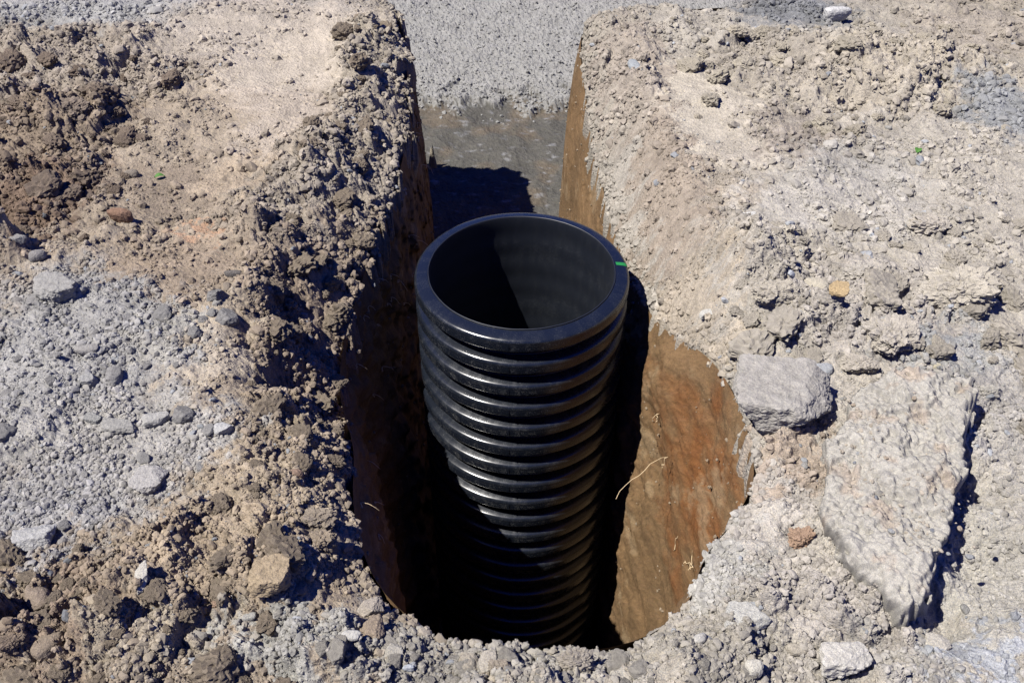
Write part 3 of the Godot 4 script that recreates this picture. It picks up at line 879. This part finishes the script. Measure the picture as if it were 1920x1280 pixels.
func slab_mesh(corners: Array, mid: Vector2) -> ArrayMesh:
	var nx := 170
	var nd := 220
	var v := PackedVector3Array()
	var c := PackedColorArray()
	var keep := PackedByteArray()
	var cream := Vector3(0.361, 0.342, 0.309)
	var rusty := Vector3(0.352, 0.266, 0.202)
	for j in nd:
		for i in nx:
			var p := Vector2(lerpf(0.66, 1.22, i / (nx - 1.0)), lerpf(1.14, 1.95, j / (nd - 1.0)))
			var e := 1e9
			var inside := false
			for k in corners.size():
				var a: Vector2 = mid + (corners[k] - mid) * 0.95
				var b: Vector2 = mid + (corners[(k + 1) % corners.size()] - mid) * 0.95
				if (a.y > p.y) != (b.y > p.y) and p.x < (b.x - a.x) * (p.y - a.y) / (b.y - a.y) + a.x:
					inside = not inside
				var t := clampf((p - a).dot(b - a) / (b - a).length_squared(), 0.0, 1.0)
				e = minf(e, (a + (b - a) * t).distance_to(p))
			e = (e if inside else -e) + n_mid.get_noise_2d(p.x * 0.9, p.y * 0.9) * 0.022 + n_fine.get_noise_2d(p.x * 0.7, p.y * 0.7) * 0.008
			var y := slab_top(p.x, p.y, e)
			var back := (mid - p).normalized() * clampf(-e, 0.0, 0.02) * 1.6
			if e < 0.0:
				y += maxf(e, -0.02) * 4.0
			v.append(Vector3(p.x + back.x - mid.x, y, mid.y - p.y - back.y))
			keep.append(1 if e > -0.02 else 0)
			var m := n_mid.get_noise_2d(p.x * 1.3 + 8.0, p.y * 1.3)
			var col := cream.lerp(rusty, clampf(m * 2.0 - 0.4, 0.0, 0.45)) * (1.0 + n_mid.get_noise_2d(p.x, p.y) * 0.15 + n_fine.get_noise_2d(p.x * 2.0, p.y * 2.0) * 0.2)
			c.append(Color(col.x, col.y, col.z))
	var idx := PackedInt32Array()
	for j in nd - 1:
		for i in nx - 1:
			var q := j * nx + i
			if keep[q] + keep[q + 1] + keep[q + nx] + keep[q + nx + 1] == 4:
				idx.append_array([q, q + nx, q + 1, q + 1, q + nx, q + nx + 1])
	return array_mesh(v, idx, c, grid_normals(v, nx))

func build_stones() -> void:
	var stone_soil := soil_material(5.0, 0.15)
	stone_soil.uv1_world_triplanar = false
	# the big slab, its outline from above
	var corners := [Vector2(0.87, 1.83), Vector2(1.0, 1.90), Vector2(1.2, 1.87), Vector2(1.07, 1.57), Vector2(0.96, 1.36), Vector2(0.88, 1.22), Vector2(0.81, 1.18), Vector2(0.74, 1.27), Vector2(0.70, 1.45), Vector2(0.76, 1.66)]
	var mid := Vector2(0.915, 1.56)
	var slab := Node3D.new()
	slab.name = "soil_slab"
	add_child(slab)
	tag(slab, "big flat slab of pebbly cream soil crust with a dark gap along one edge", "slab")
	slab.position = Vector3(mid.x, 0.04, -mid.y)
	slab.rotation = Vector3(deg_to_rad(2.0), 0, deg_to_rad(5.0))
	put_mesh("crust", slab_mesh(corners, mid), stone_soil, slab)
	slab_xf = slab.transform
	var r := RandomNumberGenerator.new()
	r.seed = 5
	for k in 16:
		var q := Vector2(r.randf_range(-0.13, 0.14), r.randf_range(-0.25, 0.25))
		var sz := r.randf_range(0.004, 0.010)
		var tone: Vector3 = [Vector3(0.184, 0.191, 0.212), Vector3(0.440, 0.413, 0.352), Vector3(0.301, 0.250, 0.198), Vector3(0.258, 0.262, 0.270)][k % 4]
		var pb := put_mesh("embedded_pebble", form_mesh("r", 300 + k, 2, Vector3(sz, sz * 0.7, sz), tone), stone_soil, slab)
		pb.position = Vector3(q.x, slab_top(q.x + mid.x, mid.y - q.y, 1.0) - 0.001, q.y)
	for k in STONES.size():
		var s: Array = STONES[k]
		var kind: String = s[0]
		var size := Vector3(s[3], s[4], s[5]) * 0.5
		var name_of: String = {"a": "rock", "b": "rock", "r": "stone", "c": "soil_lump"}[kind]
		var level := 5 if s[3] > 0.15 else 4
		var o := put_mesh(name_of, form_mesh(kind, 100 + k * 7, level, size, s[6]), stone_soil)
		place_stone(o, s[1], s[2], s[4], 0.18, r.randf_range(-0.3, 0.3))
		tag(o, s[7], {"a": "rock", "b": "rock", "r": "stone", "c": "lump"}[kind])

const LANDMARKS := [[-1.25, 2.3, "heart-shaped grey rock"], [-1.17, 1.42, "long grey rock"], [-0.83, 1.63, "cracked pale rock"], [-0.86, 1.87, "thin flat pale stone"], [-0.7, 1.84, "small whitish stone"],
	[-1.05, 1.9, "grey stones in a row"], [-1.28, 2.45, "round grey stone"], [-1.1, 2.72, "orange-brown oval stone"], [-1.6, 3.3, "long brown soil lump"], [-1.78, 2.75, "dark hollow"], [-1.24, 3.02, "green leaf scrap"],
	[-1.0, 1.22, "upright brown clod"], [-0.45, 1.25, "yellowish-brown rock"], [-0.78, 1.22, "narrow standing stone"], [-0.3, 1.12, "upright brown block"], [-0.08, 1.08, "pair of pointed blocks"], [0.12, 1.07, "wide crumbly clod"],
	[0.37, 1.1, "round grey pebble"], [0.5, 1.17, "flat-topped whitish block"], [0.68, 1.1, "angular whitish rock"], [0.55, 1.42, "orange soil ball"], [0.69, 1.83, "large pale block"], [0.69, 2.09, "blue-grey pebble"],
	[0.85, 2.15, "yellow-ochre stones"], [1.29, 2.27, "wide tan lump"], [0.9, 1.56, "big slab"], [1.43, 4.28, "round white stone"], [1.3, 2.85, "isolated pale lump"], [0.78, 2.66, "grey-beige caked lump"], [1.47, 3.17, "green leaf on beige soil"],
	[-0.5, 3.9, "pale trodden strip"], [-0.48, 3.0, "trench behind the pipe"], [-0.45, 2.3, "pipe's shaded side"], [-0.42, 1.65, "lumps at the brow"]]

func describe(f: Array, size: float, variant: int, x: float, d: float) -> String:
	var near := ""
	var best := 1e9
	for m in LANDMARKS:
		var q: float = Vector2(m[0] - x, m[1] - d).length_squared()
		if q < best:
			best = q
			near = m[2]
	var share: float = (size - f[6]) / (f[7] - f[6])
	var big: String = "tiny" if share < 0.05 else "small" if share < 0.25 else "middling" if share < 0.6 else "large"
	return "%s %s lying near the %s" % [big, f[10], near]

# loose stones and clods that only their place tells apart, then crumbs beyond counting
func build_scatter() -> void:
	var lit := soil_material(5.0, 0.15)
	lit.uv1_world_triplanar = false
	var r := RandomNumberGenerator.new()
	r.seed = 17
	# kind, x range, d range, count, size range, colour, name, label, group
	var fields := [
		["a", -2.0, -0.75, 1.35, 2.35, 110, 0.016, 0.06, Vector3(0.279, 0.270, 0.262), "gravel_stone", "grey gravel stone", "stones in the grey gravel", "stone"],
		["c", -2.1, -1.35, 2.6, 3.9, 60, 0.03, 0.12, Vector3(0.178, 0.141, 0.112), "brown_clod", "dark brown clod", "clods round the dark hollow", "clod"],
		["c", -0.75, -0.42, 1.5, 4.3, 90, 0.02, 0.10, Vector3(0.216, 0.178, 0.138), "edge_clod", "crumbly shoulder clod", "clods along the shaded wall", "clod"],
		["c", -1.4, -0.45, 1.02, 1.4, 60, 0.02, 0.09, Vector3(0.216, 0.178, 0.138), "loose_clod", "brown earth clod", "clods in the loose brown soil", "clod"],
		["a", -0.4, 0.6, 1.0, 1.17, 60, 0.012, 0.045, Vector3(0.323, 0.301, 0.266), "rim_stone", "grey-brown rim stone", "stones on the rounded rim", "stone"],
		["c", 0.62, 1.7, 1.75, 2.7, 80, 0.03, 0.11, Vector3(0.371, 0.337, 0.287), "beige_lump", "caked beige lump", "lumps above the slab", "lump"],
		["c", 0.7, 2.4, 3.3, 4.3, 70, 0.03, 0.10, Vector3(0.366, 0.328, 0.266), "caked_lump", "tan crust lump", "lumps near the white stone", "lump"],
		["r", 0.6, 2.1, 1.05, 3.4, 60, 0.008, 0.03, Vector3(0.366, 0.356, 0.332), "pebble", "pale pebble", "pebbles on the beige bank", "pebble"]]
	for f in fields:
		var meshes := []
		for k in 5:
			var size := Vector3(r.randf_range(0.8, 1.2), r.randf_range(0.55, 0.8), r.randf_range(0.8, 1.2)) * 0.5
			var tint := r.randf_range(0.88, 1.12)
			meshes.append(form_mesh(f[0], 500 + meshes.size() * 13 + fields.find(f) * 101, 3, size, f[8] * tint))
		var done := 0
		while done < f[5]:
			var x := r.randf_range(f[1], f[2])
			var d := r.randf_range(f[3], f[4])
			var y := soil(x, d)
			if s_sd < 0.005:
				continue
			var size: float = lerpf(f[6], f[7], pow(r.randf(), 2.2))
			var o := put_mesh(f[9], meshes[done % 5], lit)
			o.position = Vector3(x, y + size * 0.12, -d)
			o.rotation = Vector3(r.randf_range(-0.4, 0.4), r.randf_range(0, TAU), r.randf_range(-0.4, 0.4))
			o.scale = Vector3.ONE * size
			tag(o, describe(f, size, done % 5, x, d), f[12], f[11])
			done += 1
	# crumbs
	var crumb := rock_mesh(901, 1, random_planes(901, 9, 0.8), 12.0, 0.5, Vector3(0.55, 0.4, 0.45), Vector3.ONE)
	var chip := rock_mesh(902, 1, random_planes(902, 7, 0.8), 30.0, 0.25, Vector3(0.6, 0.3, 0.42), Vector3.ONE)
	var mats := [soil_material(8.0, 0.0), soil_material(8.0, 0.0)]
	for kind in 2:
		var xf: Array[Transform3D] = []
		var cols: Array[Color] = []
		while xf.size() < (190000 if kind == 0 else 60000):
			var at := r.randi_range(0, ground_v.size() - 1)
			if r.randf() > crumb_share[at]:
				continue
			var p := ground_v[at]
			var size := 0.0020 + 0.0035 * pow(r.randf(), 2.0) + 0.022 * pow(r.randf(), 16.0)
			if kind == 1:
				size += 0.010 * pow(r.randf(), 6.0)
			size *= clampf(-p.z / 2.2, 0.8, 1.5)
			var b := Basis.from_euler(Vector3(r.randf_range(-0.8, 0.8), r.randf_range(0, TAU), r.randf_range(-0.8, 0.8))).scaled(Vector3.ONE * size)
			xf.append(Transform3D(b, p + Vector3(r.randf_range(-0.002, 0.002), size * 0.12, r.randf_range(-0.002, 0.002))))
			var t := r.randf_range(0.85, 1.25)
			var c := ground_c[at]
			if kind == 1 and r.randf() < 0.04:
				var g := (c.r + c.g + c.b) / 3.0
				c = Color(g * 0.97, g, g * 1.05)
			cols.append(Color(c.r * t, c.g * t, c.b * t))
		for q in 500:
			var g := Vector2(r.randfn() * 0.09, r.randfn() * 0.16)
			if absf(g.x) > 0.13 or absf(g.y) > 0.26 or n_mid.get_noise_2d(g.x + 0.9, g.y) < -0.05:
				continue
			var size := 0.002 + 0.009 * pow(r.randf(), 5.0)
			var b := Basis.from_euler(Vector3(r.randf_range(-1, 1), r.randf_range(0, TAU), 0)).scaled(Vector3.ONE * size)
			xf.append(Transform3D(b, slab_xf * Vector3(g.x, slab_top(g.x + 0.915, 1.56 - g.y, 1.0) + size * 0.1, g.y)))
			cols.append(Color(0.38, 0.335, 0.28) * r.randf_range(0.8, 1.15))
		# loose soil caught along the broken edge and on the walls
		for q in 5000:
			var k := r.randi_range(30, path.size() - 30)
			var on_wall := q < 1800
			var p := wall_point(k, r.randf_range(0.05, 1.2))
			var size := 0.002 + 0.010 * pow(r.randf(), 5.0)
			if not on_wall:
				var a: Vector2 = path[k] + sd_slope(path[k].x, path[k].y) * r.randf_range(-0.004, 0.035)
				p = Vector3(a.x, soil(a.x, a.y), -a.y)
				size = 0.004 + 0.026 * pow(r.randf(), 4.0)
				if s_sd < -0.008:
					continue
			var b := Basis.from_euler(Vector3(r.randf_range(-1, 1), r.randf_range(0, TAU), r.randf_range(-1, 1))).scaled(Vector3.ONE * size)
			xf.append(Transform3D(b, p))
			var c := Vector3(0.275, 0.216, 0.156) if on_wall else s_col
			cols.append(Color(c.x, c.y, c.z))
		scatter("soil_crumbs" if kind == 0 else "stone_chips", crumb if kind == 0 else chip, mats[kind], xf, cols, "loose soil crumbs strewn over both banks" if kind == 0 else "fine stone chips strewn over both banks", "soil" if kind == 0 else "gravel")
	var gx: Array[Transform3D] = []
	var gc: Array[Color] = []
	while gx.size() < 22000:
		var d := 2.97 / tan(deg_to_rad(r.randf_range(19.0, 28.6)))
		var x := r.randf_range(-1.7, 1.9)
		var edge := d - 5.64 + n_mid.get_noise_2d(x * 0.6, d * 0.6) * 0.32
		if edge < 0.0 and r.randf() > 0.04:
			continue
		var size := 0.004 + 0.018 * pow(r.randf(), 9.0) + 0.022 * pow(r.randf(), 3.0) * exp(-maxf(edge, 0.0) * 5.0)
		var b := Basis.from_euler(Vector3(r.randf_range(-0.6, 0.6), r.randf_range(0, TAU), r.randf_range(-0.6, 0.6))).scaled(Vector3.ONE * size)
		gx.append(Transform3D(b, Vector3(x, floor_y(x, d) + size * 0.15, -d)))
		var t := r.randf_range(0.24, 0.33)
		gc.append(Color(t, t * 0.985, t * 0.955))
	scatter("gravel", rock_mesh(903, 1, random_planes(903, 7, 0.8), 30.0, 0.25, Vector3(0.55, 0.36, 0.45), Vector3.ONE), soil_material(8.0, 0.0), gx, gc, "loose grey gravel spread on the low ground beyond the trench", "gravel")

func scatter(called: String, mesh: Mesh, m: Material, xf: Array[Transform3D], cols: Array[Color], label: String, category: String) -> void:
	var mm := MultiMesh.new()
	mm.transform_format = MultiMesh.TRANSFORM_3D
	mm.use_colors = true
	mm.mesh = mesh
	mm.instance_count = xf.size()
	for k in xf.size():
		mm.set_instance_transform(k, xf[k])
		mm.set_instance_color(k, cols[k])
	var o := MultiMeshInstance3D.new()
	o.name = called
	o.multimesh = mm
	o.material_override = m
	add_child(o)
	o.set_meta("kind", "stuff")
	tag(o, label, category)

func build_small() -> void:
	var pale := StandardMaterial3D.new()
	pale.albedo_color = Color(0.74, 0.66, 0.53)
	pale.roughness = 0.8
	var r := RandomNumberGenerator.new()
	r.seed = 23
	# roots growing out of the soil: start on the wall (path place found from d), depth, reach, droop
	# side, d, depth, length, free length, label
	var spots := [[1, 2.14, 0.40, 0.10, 0.24, "long pale root arching out of the orange wall towards the pipe"], [1, 2.0, 0.62, 0.16, 0.0, "thin slanting root lying on the orange wall"], [1, 1.82, 0.60, 0.14, 0.02, "forked pale root low on the orange wall"],
		[1, 1.86, 0.56, 0.10, 0.0, "short pale root beside the forked one"], [1, 1.74, 0.62, 0.16, 0.0, "hair-thin root running down the orange wall"], [1, 2.3, 0.30, 0.04, 0.03, "short pale root by the pipe's shadow"]]
	for k in 26:
		spots.append([-1, r.randf_range(1.6, 4.1), r.randf_range(0.02, 0.35), 0.02, r.randf_range(0.02, 0.06), "hair-thin pale root sticking out of the shaded wall"])
	for s in spots:
		var best := -1
		for k in path.size():
			if path[k].x * s[0] > 0.1 and (best < 0 or absf(path[k].y - s[1]) < absf(path[best].y - s[1])):
				best = k
		var into := Vector3(-s[0], 0, 0.15)
		var t: float = s[2]
		var kk := float(best)
		var dk := r.randf_range(-1.0, 1.0)
		var pts := []
		for q in 10:
			pts.append(wall_point(clampi(int(kk), 0, path.size() - 1), t) + into * (0.004 + 0.022 * s[4] / 0.2 + r.randf_range(0.0, 0.006)))
			kk += (dk * 0.6 + r.randf_range(-0.5, 0.5)) * s[3] / 0.009 * 0.1
			t += (0.7 + r.randf_range(-0.6, 0.6)) * s[3] * 0.1
		pts.reverse()
		var at: Vector3 = pts[-1]
		var dir := (into * 1.0 + Vector3(0, 0.45 if s[0] > 0 else 0.0, r.randf_range(-0.5, 0.5))).normalized()
		for q in 9:
			if s[4] <= 0.0:
				break
			at += dir * s[4] / 9.0
			pts.append(at)
			dir = (dir + Vector3(r.randf_range(-0.2, 0.2), -0.18 + r.randf_range(-0.2, 0.2), r.randf_range(-0.25, 0.25))).normalized()
		var thick := 0.0015 if s[4] > 0.1 else 0.0011
		var o := put_mesh("root", tube(pts, thick, thick * 0.5), pale)
		tag(o, s[5], "root", "roots in the shaded wall" if s[0] < 0 else "roots in the orange wall")
	var leaf_mat := StandardMaterial3D.new()
	leaf_mat.albedo_color = Color(0.22, 0.38, 0.12)
	leaf_mat.roughness = 0.7
	leaf_mat.backlight_enabled = true
	leaf_mat.backlight = Color(0.15, 0.25, 0.05)
	for s in [[-1.24, 3.02, 0.3, "green leaf scrap lying on smooth brown soil"], [1.47, 3.17, 1.1, "green leaf scrap lying on the beige bank"]]:
		var v := PackedVector3Array()
		var idx := PackedInt32Array()
		for k in 7:
			var t := k / 6.0
			var w := 0.016 * sin(PI * pow(t, 0.8)) + 0.001
			var y := 0.012 * sin(PI * t) + 0.004
			v.append(Vector3(t * 0.05 - 0.025, y + 0.004, -w)); v.append(Vector3(t * 0.05 - 0.025, y, 0)); v.append(Vector3(t * 0.05 - 0.025, y + 0.005, w))
		for k in 6:
			for q in 2:
				var i := k * 3 + q
				idx.append_array([i, i + 1, i + 3, i + 1, i + 4, i + 3])
		var o := put_mesh("leaf", array_mesh(v, idx), leaf_mat)
		o.position = Vector3(s[0], soil(s[0], s[1]) + 0.004, -s[1])
		o.rotation.y = s[2]
		o.scale = Vector3.ONE * 0.75
		tag(o, s[3], "leaf")
